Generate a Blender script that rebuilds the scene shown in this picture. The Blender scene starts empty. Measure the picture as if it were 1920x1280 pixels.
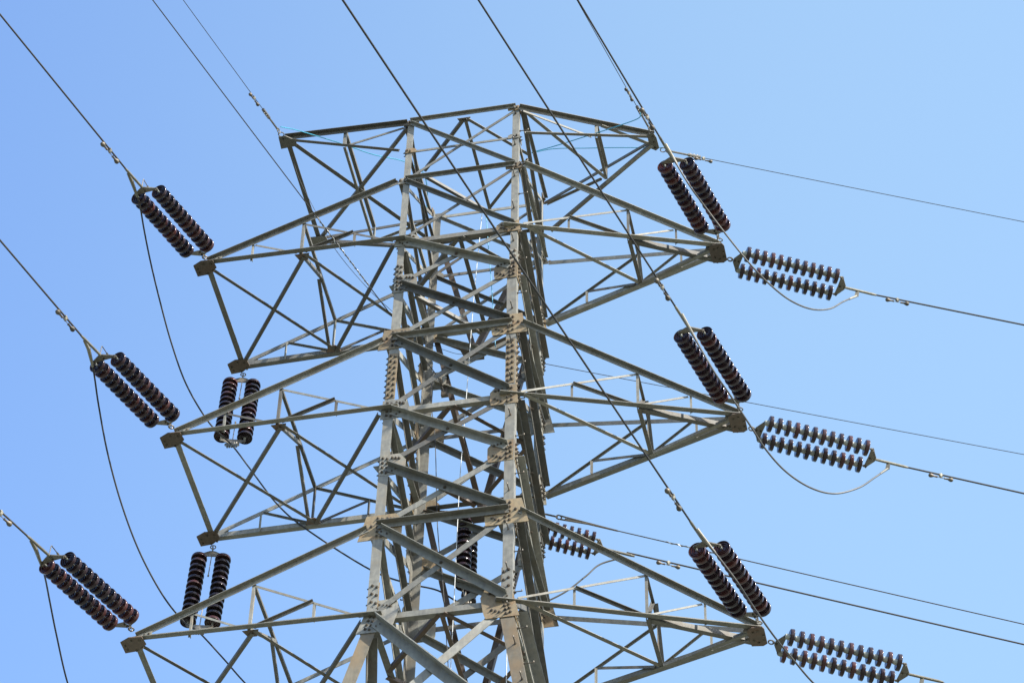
import bpy, bmesh, math, random
from mathutils import Vector, Matrix
random.seed(7)
R = math.radians
scene = bpy.context.scene
C = scene.collection

# ------------------------------------------------------------------ camera
TOP = 48.12                       # height of the tower top above the ground
CAM = Vector((9.432, -39.257, -46.519))          # relative to the tower top centre
YAW, PITCH, ROLL, FPX = -0.217885, 0.804649, 0.027746, 6461.58
fw = Vector((math.sin(YAW)*math.cos(PITCH), math.cos(YAW)*math.cos(PITCH), math.sin(PITCH)))
r0 = Vector((math.cos(YAW), -math.sin(YAW), 0)); u0 = r0.cross(fw)
rt = math.cos(ROLL)*r0 + math.sin(ROLL)*u0
up = -math.sin(ROLL)*r0 + math.cos(ROLL)*u0
cd = bpy.data.cameras.new('camera'); cam = bpy.data.objects.new('camera', cd); C.objects.link(cam)
M = Matrix((rt, up, -fw)).transposed().to_4x4(); M.translation = CAM + Vector((0, 0, TOP))
cam.matrix_world = M
cd.sensor_width = 36; cd.lens = FPX/1920*36; cd.clip_start = 0.5; cd.clip_end = 20000
scene.camera = cam

# ------------------------------------------------------------------ light
SUN = Vector((0.88, -0.42, 0.80)).normalized()       # towards the sun
el = math.asin(SUN.z); rot = math.atan2(SUN.x, SUN.y)
w = bpy.data.worlds.new('World'); scene.world = w; w.use_nodes = True
nt = w.node_tree; nt.nodes.clear()
sky = nt.nodes.new('ShaderNodeTexSky'); sky.sky_type = 'NISHITA'; sky.sun_disc = False
sky.sun_elevation = el; sky.sun_rotation = rot
sky.air_density = 1.0; sky.dust_density = 2.0; sky.ozone_density = 6.0; sky.altitude = 0
bg = nt.nodes.new('ShaderNodeBackground'); bg.inputs['Strength'].default_value = 0.15
wo = nt.nodes.new('ShaderNodeOutputWorld')
# pale high haze in the half of the sky towards the sun's side
tcw = nt.nodes.new('ShaderNodeTexCoord'); dp = nt.nodes.new('ShaderNodeVectorMath'); dp.operation = 'DOT_PRODUCT'
dp.inputs[1].default_value = (0.976, 0.216, -0.02); nt.links.new(tcw.outputs['Generated'], dp.inputs[0])
mrw = nt.nodes.new('ShaderNodeMapRange'); mrw.interpolation_type = 'SMOOTHSTEP'; mrw.inputs[1].default_value = -.24; mrw.inputs[2].default_value = .09
nt.links.new(dp.outputs['Value'], mrw.inputs[0])
hz = nt.nodes.new('ShaderNodeMix'); hz.data_type = 'RGBA'; hz.blend_type = 'ADD'; hz.inputs[7].default_value = (.30, .38, .04, 1)
nt.links.new(mrw.outputs[0], hz.inputs[0]); nt.links.new(sky.outputs[0], hz.inputs[6]); nt.links.new(hz.outputs[2], bg.inputs[0]); nt.links.new(bg.outputs[0], wo.inputs[0])
sd = bpy.data.lights.new('sun', 'SUN'); sd.energy = 4.6; sd.angle = R(0.53); sd.color = (1, 0.95, 0.87)
so = bpy.data.objects.new('sun', sd); C.objects.link(so)
so.rotation_euler = SUN.to_track_quat('Z', 'Y').to_euler(); so.location = (60, -40, 100)
scene.view_settings.view_transform = 'Standard'; scene.view_settings.look = 'None'
scene.view_settings.gamma = 1; scene.view_settings.exposure = 1.52

# ------------------------------------------------------------------ materials
def nodes(name):
    m = bpy.data.materials.new(name); m.use_nodes = True
    t = m.node_tree; return m, t, t.nodes['Principled BSDF']
def metal(name, c1, c2, stain, stain_amt=0.5, rough=0.62, metallic=0.12, scale=3.0, rnd=0.36, stain_lo=0.50, stain_hi=0.66, long=1.0):
    m, t, b = nodes(name)
    N = t.nodes.new; L = t.links.new
    tc = N('ShaderNodeTexCoord')
    mp = N('ShaderNodeMapping'); mp.inputs['Scale'].default_value = (1, 1, long); L(tc.outputs['Object'], mp.inputs[0])
    n1 = N('ShaderNodeTexNoise'); n1.inputs['Scale'].default_value = scale*4; n1.inputs['Detail'].default_value = 6
    n2 = N('ShaderNodeTexNoise'); n2.inputs['Scale'].default_value = scale; n2.inputs['Detail'].default_value = 8; n2.inputs['Roughness'].default_value = .65
    L(tc.outputs['Object'], n1.inputs[0]); L(mp.outputs[0], n2.inputs[0])
    r1 = N('ShaderNodeMapRange'); r1.inputs[1].default_value = .35; r1.inputs[2].default_value = .62; L(n1.outputs[0], r1.inputs[0])
    mx = N('ShaderNodeMix'); mx.data_type = 'RGBA'; mx.inputs[6].default_value = (*c1, 1); mx.inputs[7].default_value = (*c2, 1)
    L(r1.outputs[0], mx.inputs[0])
    r2 = N('ShaderNodeMapRange'); r2.inputs[1].default_value = stain_lo; r2.inputs[2].default_value = stain_hi; r2.inputs[4].default_value = stain_amt
    L(n2.outputs[0], r2.inputs[0])
    n3 = N('ShaderNodeTexNoise'); n3.inputs['Scale'].default_value = 22; n3.inputs['Detail'].default_value = 4; mp3 = N('ShaderNodeMapping'); mp3.inputs['Scale'].default_value = (1, 1, .18)
    L(tc.outputs['Object'], mp3.inputs[0]); L(mp3.outputs[0], n3.inputs[0])
    r5 = N('ShaderNodeMapRange'); r5.inputs[1].default_value = .35; r5.inputs[2].default_value = .65; r5.inputs[3].default_value = .88; r5.inputs[4].default_value = 1.10; L(n3.outputs[0], r5.inputs[0])
    h0 = N('ShaderNodeHueSaturation'); L(mx.outputs[2], h0.inputs['Color']); L(r5.outputs[0], h0.inputs['Value'])
    m2 = N('ShaderNodeMix'); m2.data_type = 'RGBA'; m2.inputs[7].default_value = (*stain, 1)
    L(r2.outputs[0], m2.inputs[0]); L(h0.outputs[0], m2.inputs[6])
    oi = N('ShaderNodeObjectInfo'); r3 = N('ShaderNodeMapRange'); r3.inputs[3].default_value = 1-rnd; r3.inputs[4].default_value = 1+rnd*.6
    L(oi.outputs['Random'], r3.inputs[0])
    hs = N('ShaderNodeHueSaturation'); L(m2.outputs[2], hs.inputs['Color']); L(r3.outputs[0], hs.inputs['Value'])
    L(hs.outputs[0], b.inputs['Base Color'])
    b.inputs['Metallic'].default_value = metallic
    r4 = N('ShaderNodeMapRange'); r4.inputs[3].default_value = rough-.08; r4.inputs[4].default_value = rough+.2; L(n1.outputs[0], r4.inputs[0])
    L(r4.outputs[0], b.inputs['Roughness'])
    bp = N('ShaderNodeBump'); bp.inputs['Strength'].default_value = .06; bp.inputs['Distance'].default_value = .004
    L(n1.outputs[0], bp.inputs['Height']); L(bp.outputs[0], b.inputs['Normal'])
    return m
STEEL = metal('galvanised_steel', (0.126, 0.121, 0.101), (0.169, 0.162, 0.134), (0.103, 0.080, 0.049), .55)
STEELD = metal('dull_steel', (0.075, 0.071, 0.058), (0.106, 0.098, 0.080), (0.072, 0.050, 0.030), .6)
PLATE = metal('rust_bleached_plate', (0.173, 0.124, 0.063), (0.142, 0.111, 0.064), (0.142, 0.074, 0.026), .7, scale=5, rnd=.3, metallic=.1)
GREYPL = metal('grey_plate', (0.144, 0.139, 0.110), (0.182, 0.168, 0.135), (0.168, 0.115, 0.062), .55, scale=5)
WEATH = metal('weathered_leg_steel', (0.087, 0.075, 0.050), (0.114, 0.098, 0.068), (0.145, 0.095, 0.042), .8, scale=2.0, stain_lo=.45, stain_hi=.62, long=.5)
BOLT = metal('bolt_steel', (0.063, 0.051, 0.038), (0.105, 0.088, 0.061), (0.072, 0.042, 0.021), .6, rough=.5, metallic=.4)
HARD = metal('forged_fitting', (0.110, 0.099, 0.081), (0.153, 0.137, 0.109), (0.107, 0.075, 0.043), .4, rough=.45, metallic=.4)
CLAMP = metal('cast_aluminium', (0.139, 0.126, 0.091), (0.166, 0.152, 0.112), (0.107, 0.088, 0.055), .4, rough=.4, metallic=.4)
COND = metal('aged_conductor', (0.010, 0.008, 0.007), (0.017, 0.016, 0.012), (0.020, 0.015, 0.009), .4, rough=.7, metallic=.0, scale=1.5)
JUMP = metal('jumper_aluminium', (0.028, 0.025, 0.020), (0.047, 0.043, 0.033), (0.043, 0.033, 0.018), .4, rough=.42, metallic=.1, scale=1.5)
ARMR = metal('bright_armour_wire', (0.298, 0.293, 0.273), (0.372, 0.367, 0.347), (0.248, 0.238, 0.198), .3, rough=.35, metallic=.5)
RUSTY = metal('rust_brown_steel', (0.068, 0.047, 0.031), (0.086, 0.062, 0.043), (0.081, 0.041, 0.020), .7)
def plain(name, c, rough=.5, metallic=0, rnd=0):
    m, t, b = nodes(name)
    n = t.nodes.new('ShaderNodeTexNoise'); n.inputs['Scale'].default_value = 9
    tc = t.nodes.new('ShaderNodeTexCoord'); t.links.new(tc.outputs['Object'], n.inputs[0])
    mx = t.nodes.new('ShaderNodeMix'); mx.data_type = 'RGBA'
    mx.inputs[6].default_value = (*[v*.8 for v in c], 1); mx.inputs[7].default_value = (*[min(1, v*1.2) for v in c], 1)
    t.links.new(n.outputs[0], mx.inputs[0]); t.links.new(mx.outputs[2], b.inputs['Base Color'])
    b.inputs['Roughness'].default_value = rough; b.inputs['Metallic'].default_value = metallic
    return m
CAPM = metal('galvanised_cap', (.24, .25, .215), (.33, .335, .29), (.22, .17, .10), .4, rough=.5, metallic=.2, scale=6)
TEAL = plain('teal_sheath', (.02, .20, .29), .45)
ROPE = plain('white_rope', (.42, .42, .40), .8)
def porcelain():
    m, t, b = nodes('brown_glazed_porcelain')
    N = t.nodes.new; L = t.links.new
    tc = N('ShaderNodeTexCoord'); n = N('ShaderNodeTexNoise'); n.inputs['Scale'].default_value = 14; n.inputs['Detail'].default_value = 5
    L(tc.outputs['Object'], n.inputs[0])
    oi = N('ShaderNodeObjectInfo'); cr = N('ShaderNodeValToRGB'); e = cr.color_ramp.elements
    e[0].color = (.016, .009, .011, 1); e[1].color = (.048, .016, .013, 1)
    e2 = cr.color_ramp.elements.new(.5); e2.color = (.020, .012, .014, 1)
    L(oi.outputs['Random'], cr.inputs[0])
    mr = N('ShaderNodeMapRange'); mr.inputs[1].default_value = .5; mr.inputs[2].default_value = .75; mr.inputs[4].default_value = .35; L(n.outputs[0], mr.inputs[0])
    mx = N('ShaderNodeMix'); mx.data_type = 'RGBA'; mx.inputs[7].default_value = (.042, .028, .028, 1)
    L(mr.outputs[0], mx.inputs[0]); L(cr.outputs[0], mx.inputs[6]); L(mx.outputs[2], b.inputs['Base Color'])
    r = N('ShaderNodeMapRange'); r.inputs[3].default_value = .07; r.inputs[4].default_value = .20; L(n.outputs[0], r.inputs[0]); L(r.outputs[0], b.inputs['Roughness']); b.inputs['Specular IOR Level'].default_value = .28
    return m
PORC = porcelain()
def ground_mat():
    m, t, b = nodes('dry_grassland'); N = t.nodes.new; L = t.links.new
    tc = N('ShaderNodeTexCoord'); n = N('ShaderNodeTexNoise'); n.inputs['Scale'].default_value = .08; n.inputs['Detail'].default_value = 12
    L(tc.outputs['Object'], n.inputs[0]); n2 = N('ShaderNodeTexNoise'); n2.inputs['Scale'].default_value = 3; n2.inputs['Detail'].default_value = 8; L(tc.outputs['Object'], n2.inputs[0])
    ad = N('ShaderNodeMath'); ad.operation = 'MULTIPLY_ADD'; ad.inputs[1].default_value = .5; L(n2.outputs[0], ad.inputs[0])
    hf = N('ShaderNodeMath'); hf.operation = 'MULTIPLY'; hf.inputs[1].default_value = .5; L(n.outputs[0], hf.inputs[0]); L(hf.outputs[0], ad.inputs[2])
    cr = N('ShaderNodeValToRGB'); e = cr.color_ramp.elements
    e[0].position = .38; e[0].color = (.07, .09, .06, 1); e[1].position = .62; e[1].color = (.20, .20, .17, 1)
    L(ad.outputs[0], cr.inputs[0]); L(cr.outputs[0], b.inputs['Base Color']); b.inputs['Roughness'].default_value = .95
    bp = N('ShaderNodeBump'); bp.inputs['Strength'].default_value = .6; L(n2.outputs[0], bp.inputs['Height']); L(bp.outputs[0], b.inputs['Normal'])
    return m

# ------------------------------------------------------------------ helpers
T = Vector((0, 0, TOP))
def V(*a): return Vector(a)
class MB:
    """collects shapes, then links them as ONE mesh object"""
    def __init__(s): s.v = []; s.f = []; s.b = []
    def add(s, vs, fs):
        o = len(s.v); s.v += [tuple(x) for x in vs]; s.f += [tuple(i+o for i in f) for f in fs]
    def prism(s, poly, axis):                        # polygon (3d points) swept along the vector axis
        n = len(poly); a = Vector(axis)
        s.add([Vector(p) for p in poly]+[Vector(p)+a for p in poly],
              [tuple(range(n))[::-1], tuple(range(n, 2*n))]+[(i, (i+1) % n, n+(i+1) % n, n+i) for i in range(n)])
    def angle(s, a, b, u, v, size, th=None, size2=None):
        """angle iron from a to b: heel on the line ab, one flange along u, one along v"""
        a = Vector(a); b = Vector(b); t = (b-a).normalized(); u = Vector(u); v = Vector(v)
        u = (u-t*u.dot(t)).normalized(); v = (v-t*v.dot(t)-u*v.dot(u)).normalized()
        th = th or max(.009, size*.1); s2 = size2 or size
        prof = [(0, 0), (size, 0), (size, th), (th, th), (th, s2), (0, s2)]
        if u.cross(v).dot(t) < 0: prof = prof[::-1]
        n = 6; A = [a+u*p+v*q for p, q in prof]; B = [b+u*p+v*q for p, q in prof]
        i0 = prof.index((th, th)); 
        s.add(A+B, [(i, (i+1) % n, n+(i+1) % n, n+i) for i in range(n)])
        o = len(s.v)-2*n
        # L-shaped ends as two quads each
        ids = [prof.index(p) for p in [(0, 0), (size, 0), (size, th), (th, th), (th, s2), (0, s2)]]
        for k in (0, n):
            q1 = (ids[0], ids[1], ids[2], ids[3]); q2 = (ids[0], ids[3], ids[4], ids[5])
            for q in (q1, q2): s.f.append(tuple(i+k+o for i in q))
    def tube(s, pts, r, seg=8, cap=True):
        pts = [Vector(p) for p in pts]; n = len(pts)
        t0 = (pts[1]-pts[0]).normalized(); ref = Vector((0, 0, 1)) if abs(t0.z) < .9 else Vector((1, 0, 0))
        u = t0.cross(ref).normalized(); vs = []
        rr = r if isinstance(r, (list, tuple)) else [r]*n
        for i, p in enumerate(pts):
            t = (pts[min(i+1, n-1)]-pts[max(i-1, 0)]).normalized()
            u = (u-t*u.dot(t)).normalized(); v = t.cross(u)
            vs += [p+(u*math.cos(2*math.pi*k/seg)+v*math.sin(2*math.pi*k/seg))*rr[i] for k in range(seg)]
        fs = [(i*seg+k, i*seg+(k+1) % seg, (i+1)*seg+(k+1) % seg, (i+1)*seg+k) for i in range(n-1) for k in range(seg)]
        if cap: fs += [tuple(range(seg))[::-1], tuple(range((n-1)*seg, n*seg))]
        s.add(vs, fs)
    def bolt(s, p, n, r=.019, h=.03):
        p = Vector(p); n = Vector(n).normalized(); f0 = len(s.f); r *= 1.15
        s.tube([p, p+n*.006], r*1.35, 8); s.tube([p+n*.006, p+n*h*.62], r, 6); s.tube([p+n*h*.62, p+n*h*1.25], r*.55, 6)
        s.b.append((f0, len(s.f)))
    def ring(s, c, ax, R_, r, seg=14):
        c = Vector(c); ax = Vector(ax).normalized(); u = ax.orthogonal().normalized(); v = ax.cross(u)
        s.tube([c+(u*math.cos(2*math.pi*k/seg)+v*math.sin(2*math.pi*k/seg))*R_ for k in range(seg+1)], r, 6, False)
    def lathe(s, prof, seg=20, smooth=True):         # prof: (radius, z) around z
        n = len(prof); vs = [(r*math.cos(2*math.pi*k/seg), r*math.sin(2*math.pi*k/seg), z) for r, z in prof for k in range(seg)]
        s.add(vs, [(i*seg+k, i*seg+(k+1) % seg, (i+1)*seg+(k+1) % seg, (i+1)*seg+k) for i in range(n-1) for k in range(seg)])
    def mesh(s, name, mat, smooth=False):
        me = bpy.data.meshes.new(name); me.from_pydata(s.v, [], s.f)
        if s.b:
            me.materials.append(mat); me.materials.append(BOLT)
            for a, b in s.b:
                for i in range(a, b): me.polygons[i].material_index = 1
        bm = bmesh.new(); bm.from_mesh(me); bmesh.ops.recalc_face_normals(bm, faces=bm.faces[:]); bm.to_mesh(me); bm.free()
        if not s.b: me.materials.append(mat)
        if smooth: 
            me.shade_smooth()
            me.set_sharp_from_angle(angle=R(40))
        return me
    def build(s, name, mat, parent=None, smooth=False, loc=None):
        o = bpy.data.objects.new(name, s.mesh(name, mat, smooth)); C.objects.link(o)
        if parent: o.parent = parent
        elif loc is None: pass
        return o
def tag(o, label, cat, group=None, kind=None):
    o['label'] = label; o['category'] = cat
    if group: o['group'] = group
    if kind: o['kind'] = kind
    return o
def empty(name, loc):
    o = bpy.data.objects.new(name, None); C.objects.link(o); o.location = loc; o.empty_display_size = .3
    return o
def at(u, v, x=None, y=None, z=None):
    """point on a given plane of the tower frame that is seen in the photograph's direction (u, v)"""
    r = fw+rt*((u-960)/FPX)+up*((640-v)/FPX)
    k, val = (0, x) if x is not None else (1, y) if y is not None else (2, z)
    return CAM+r*((val-CAM[k])/r[k])

# ------------------------------------------------------------------ ground
g = MB(); n = 72
g.add([(0, 0, 0)]+[(6000*math.cos(2*math.pi*k/n), 6000*math.sin(2*math.pi*k/n), 0) for k in range(n)], [(0, k+1, (k+1) % n+1) for k in range(n)])
go = g.build('ground', ground_mat()); go['kind'] = 'structure'

# ------------------------------------------------------------------ tower frame (coordinates relative to the top, z down is negative)
Z = dict(L0=0, L0b=-.773, L1=-1.570, L2=-3.1405, M1=-4.2275, L3=-5.5758, L4=-7.2339, M2=-8.4973, L5=-9.8474, L6=-11.722)
LOW = [-15.2, -19.6, -25.2, -32.5, -40.2, -48.12]
def hw(z):
    if z >= Z['L6']: return 1+.11513*z/Z['L6']
    return 1.11513+(Z['L6']-z)*.175
SG = dict(A=(-1, -1), B=(1, -1), C=(1, 1), D=(-1, 1))
def N(c, z):
    if isinstance(z, str): z = Z[z]
    s = SG[c]; h = hw(z); hy = h*1.1168 if z >= Z['L6'] else 1.11513*1.1168+(h-1.11513)
    return V(s[0]*h, s[1]*hy, z)+T
FACES = [('A', 'B', V(0, -1, 0)), ('B', 'C', V(1, 0, 0)), ('C', 'D', V(0, 1, 0)), ('D', 'A', V(-1, 0, 0))]
tower = empty('transmission_tower', (0, 0, 0))
tag(tower, 'tall grey galvanised steel lattice tower with three pairs of cross arms and rust-stained plates', 'pylon')
PARTS = []
def part(mb, name, mat, parent=tower, smooth=False):
    return mb.build(name, mat, parent, smooth)

# legs: one mesh each, made of three sections; step bolts and splice plates are sub-parts
legs = {}
for c in 'ABCD':
    sx, sy = SG[c]; ux = V(-sx, 0, 0); uy = V(0, -sy, 0); m = MB()
    for za, zb, s in ((.05, -4.0, .115), (-4.0, Z['L6']-.12, .16)):
        m.angle(N(c, za), N(c, zb), ux, uy, s, s*.09)
    lg = part(m, 'leg', STEEL)
    m = MB(); m.angle(N(c, Z['L6']-.12), N(c, -48.12), ux, uy, .21, .02)
    lo = part(m, 'lower_leg', WEATH); legs[c] = lg; legs[c+'lo'] = lo
    # splice plates with their rows of bolts
    for zc, ln, s in ((-4.0, .52, .13), (-6.45, 1.05, .16), (Z['L6']+.45, .5, .16)):
        if c in 'AB' or zc > -11:
            for fd, od in ((ux, V(0, sy, 0)), (uy, V(sx, 0, 0))):
                a = N(c, zc+ln/2)+od*.003; b = N(c, zc-ln/2)+od*.003
                m = MB(); m.prism([a+fd*.006, a+fd*(s-.004), b+fd*(s-.004), b+fd*.006], od*.012)
                nb = max(3, int(ln/.13))
                for i in range(nb):
                    for k in (.27, .73):
                        p = a.lerp(b, (i+.5+(k-.5)*.5)/nb)+fd*s*k+od*.012; m.bolt(p, od)
                part(m, 'splice_plate', PLATE if zc < -6 else GREYPL, lg)
    # foot stub
    m = MB(); p = N(c, -48.12)
    m.lathe([(.0, .0), (.55, .0), (.45, .5), (0, .5)], 20); m.v = [(x+p.x, y+p.y, z_+p.z-.05) for x, y, z_ in m.v]
    part(m, 'footing', plain('concrete_%s' % c, (.35, .34, .31), .9), lo)
# step bolts on the near right leg and the far left leg
for c, dz, z0 in (('B', .42, -.15), ('D', .42, -.4)):
    sx, sy = SG[c]; k = 0; z = z0
    while z > -15.5:
        p = N(c, z)
        fr, od = ((V(-sx, 0, 0), V(0, sy, 0)) if k % 2 == 0 else (V(0, -sy, 0), V(sx, 0, 0)))
        m = MB(); q = p+fr*.06+od*.002; e = q+od*.15
        m.tube([q, e], .009, 6); m.tube([e, e+V(0, 0, .03)], .011, 6); m.tube([q, q+od*.02], .018, 6)
        part(m, 'step_bolt', BOLT, legs[c] if z > Z['L6']-.1 else legs[c+'lo']); z -= dz; k += 1

# body bracing ----------------------------------------------------------------
def brace(a, b, n, size, kind, name='diagonal_brace', mat=None, parent=tower, off=None, sh=(.0, .0), th=None):
    a = Vector(a); b = Vector(b); t = (b-a).normalized()
    a = a+t*sh[0]; b = b-t*sh[1]
    m_ = V(0, 0, 1)-t*t.z; m_ = m_-n*m_.dot(n)
    if m_.length < .05: m_ = n.cross(t)
    m_.normalize(); q = MB()
    if kind == 'out': o = n*(off if off is not None else .018)+m_*size*.5; q.angle(a+o, b+o, -m_, n, size, th)
    elif kind == 'in': o = n*(off if off is not None else -.001)+m_*size*.5; q.angle(a+o, b+o, -m_, -n, size, th)
    elif kind == 'inlow': o = n*(off if off is not None else -.001)-m_*size*.5; q.angle(a+o, b+o, m_, -n, size, th)
    return part(q, name, mat or random.choice([STEEL, STEEL, STEELD]), parent)
PAN = [('L0', 'L1', .075), ('L1', 'L2', .085), ('L2', 'M1', .13), ('M1', 'L3', .13), ('L3', 'L4', .14), ('L4', 'M2', .14), ('M2', 'L5', .15), ('L5', 'L6', .15)]
for fi, (p, q, n) in enumerate(FACES):
    for (u, l, s) in PAN:
        k = .13 if s < .1 else .22
        brace(N(p, u), N(q, l), n, s*.84, 'out', sh=(k*.6, k*.6), off=.02)
        brace(N(q, u), N(p, l), n, s*.68, 'in', sh=(k*.9, k*.9))
        if s > .1:
            m = MB(); c1 = (N(p, u)+N(q, l)+N(q, u)+N(p, l))/4; m.bolt(c1+n*.034, n, .020, .03)
            part(m, 'crossing_bolt', BOLT)
    zs = [Z['L6']]+LOW
    for i in range(len(zs)-1):
        brace(N(p, zs[i]), N(q, zs[i+1]), n, .17, 'out', sh=(.2, .3), off=.024)
        brace(N(q, zs[i]), N(p, zs[i+1]), n, .15, 'in', sh=(.3, .3))
        if i: brace(N(p, zs[i]), N(q, zs[i]), n, .11, 'in', 'horizontal_strut', sh=(.25, .25))
    for l, s, kd in (('L0', .08, 'out'), ('L0b', .06, 'in'), ('L1', .085, 'out'), ('L2', .12, 'inlow'), ('L3', .11, 'out'), ('L4', .13, 'inlow'), ('L5', .13, 'out'), ('L6', .14, 'inlow')):
        if fi == 2 and l == 'L0b': pass
        k = .05 if kd == 'out' else .14 if s < .1 else .2
        brace(N(p, l), N(q, l), n, s*.78, kd, 'horizontal_strut', sh=(k, k), off=.034 if kd == 'out' else -.016)
# diaphragms
for l in ('L0', 'L2', 'L4', 'L6'):
    z = Z[l]-.05; md = [(N(p, z)+N(q, z))/2 for p, q, _ in FACES]; s = .07 if l == 'L0' else .085
    s *= .85
    for i, j in ((0, 3), (0, 1), (0, 2), (2, 3), (2, 1)):
        a, b = md[i].copy(), md[j].copy(); d = (b-a).normalized(); a += d*.06; b -= d*.06
        dz = V(0, 0, -.012*(1+(i+j) % 3)); q = MB(); q.angle(a+dz, b+dz, d.cross(V(0, 0, 1)), V(0, 0, 1), s)
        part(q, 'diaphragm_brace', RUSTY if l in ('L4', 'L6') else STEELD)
    m = MB(); c0 = md[0]; m.prism([c0+V(-.12, .03, .022), c0+V(.12, .03, .022), c0+V(.08, .13, .022), c0+V(-.08, .13, .022)], V(0, 0, .01))
    part(m, 'diaphragm_plate', STEELD)
# gusset plates --------------------------------------------------------------
def gusset(c, l, fd, od, inw, outw, h, mat, rows, taper=.25):
    """plate on a leg face: fd points into the face, od outwards from it"""
    p = N(c, l)+od*(.0045); t = (N(c, Z[l]-.3)-N(c, l)).normalized()
    A_ = p-t*h*.5; B_ = p+t*h*.5
    poly = [A_-fd*outw*.55, A_+fd*inw*(1-taper), p-t*h*.18+fd*inw, p+t*h*.30+fd*inw, B_+fd*inw*.96, B_-fd*outw]
    m = MB(); m.prism(poly, od*.012); b0 = od*.012
    lw = .115 if Z[l] > -4 else .16
    for i in range(rows):
        f = (i+.5)/rows-.5
        for k, ph in ((.28, 0), (.72, .25)):
            m.bolt(p+t*h*.88*(f+ph/rows)+fd*lw*k+b0, od, .018 if lw > .15 else .014)
    if inw > .3:
        for i in range(3):
            m.bolt(p+t*h*.34+fd*(lw+.05+.055*i)-t*.032*i+b0, od, .018)
            m.bolt(p-t*h*.30+fd*(lw+.04+.055*i)+t*.012*i+b0, od, .018) if inw > .33 else None
    if outw > .08:
        for i in range(2): m.bolt(p+t*h*(-.05+.12*i)-fd*(.05+.06*i)+b0, od, .018)
    return part(m, 'gusset_plate', mat)
GS = {'L0': (.2, .0, .12, 1), 'L0b': (.19, 0, .11, 1), 'L1': (.22, .1, .15, 2), 'L2': (.36, .06, .26, 2), 'M1': (.38, .0, .42, 4), 'L3': (.40, .2, .46, 4), 'L4': (.40, .06, .42, 4), 'M2': (.42, .0, .46, 4), 'L5': (.44, .26, .52, 5), 'L6': (.46, .08, .78, 7)}
tan = {('A', 'L3'), ('B', 'L3'), ('B', 'M2'), ('B', 'L5'), ('A', 'L5'), ('B', 'L6'), ('D', 'L3'), ('C', 'L5'), ('D', 'L6'), ('B', 'L0'), ('A', 'L0'), ('A', 'L0b'), ('B', 'L1')}
for c in 'ABCD':
    sx, sy = SG[c]
    for l, (i_, o_, h_, r_) in GS.items():
        for k, (fd, od) in enumerate(((V(-sx, 0, 0), V(0, sy, 0)), (V(0, -sy, 0), V(sx, 0, 0)))):
            mat = PLATE if (c, l) in tan else random.choice([GREYPL, GREYPL, STEEL, PLATE])
            gusset(c, l, fd, od, i_, o_ if k == 0 else 0, h_, mat, r_)

# ------------------------------------------------------------------ cross arms
def seg(mb, a, b, u, v, s, th=None): mb.angle(a, b, u, v, s, th)
def small(arm, a, b, u, v, s, name='lattice_bar', mat=None):
    q = MB(); q.angle(a, b, u, v, s*.8, .008); part(q, name, mat or random.choice([STEEL, STEEL, STEELD, GREYPL]), arm)
UP = V(0, 0, 1)
def hexplate(arm, c, dx, dy, sx, z0=0, mat=None):
    """horizontal plate at an arm tip, seen from below"""
    if sx < 0: pts = [(-.6*dx, -.95*dy), (.3*dx, -dy), (dx, -.55*dy), (.95*dx, .8*dy), (0, .7*dy), (-.7*dx, .05*dy)]
    else: pts = [(-dx, -.7*dy), (-.4*dx, -dy), (.8*dx, -dy), (dx, -.75*dy), (dx, .8*dy), (.5*dx, dy), (-.8*dx, .9*dy)]
    m = MB(); m.prism([c+V(sx*px, py, z0) for px, py in pts], V(0, 0, .016))
    for px, py in ((.2, -.6), (.75, -.1), (.7, .4), (.1, .6), (-.4, .35), (-.35, -.5)):
        m.bolt(c+V(sx*px*dx, py*dy, z0), V(0, 0, -1), .014, .022)
    part(m, 'tip_plate', mat or RUSTY, arm)
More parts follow.
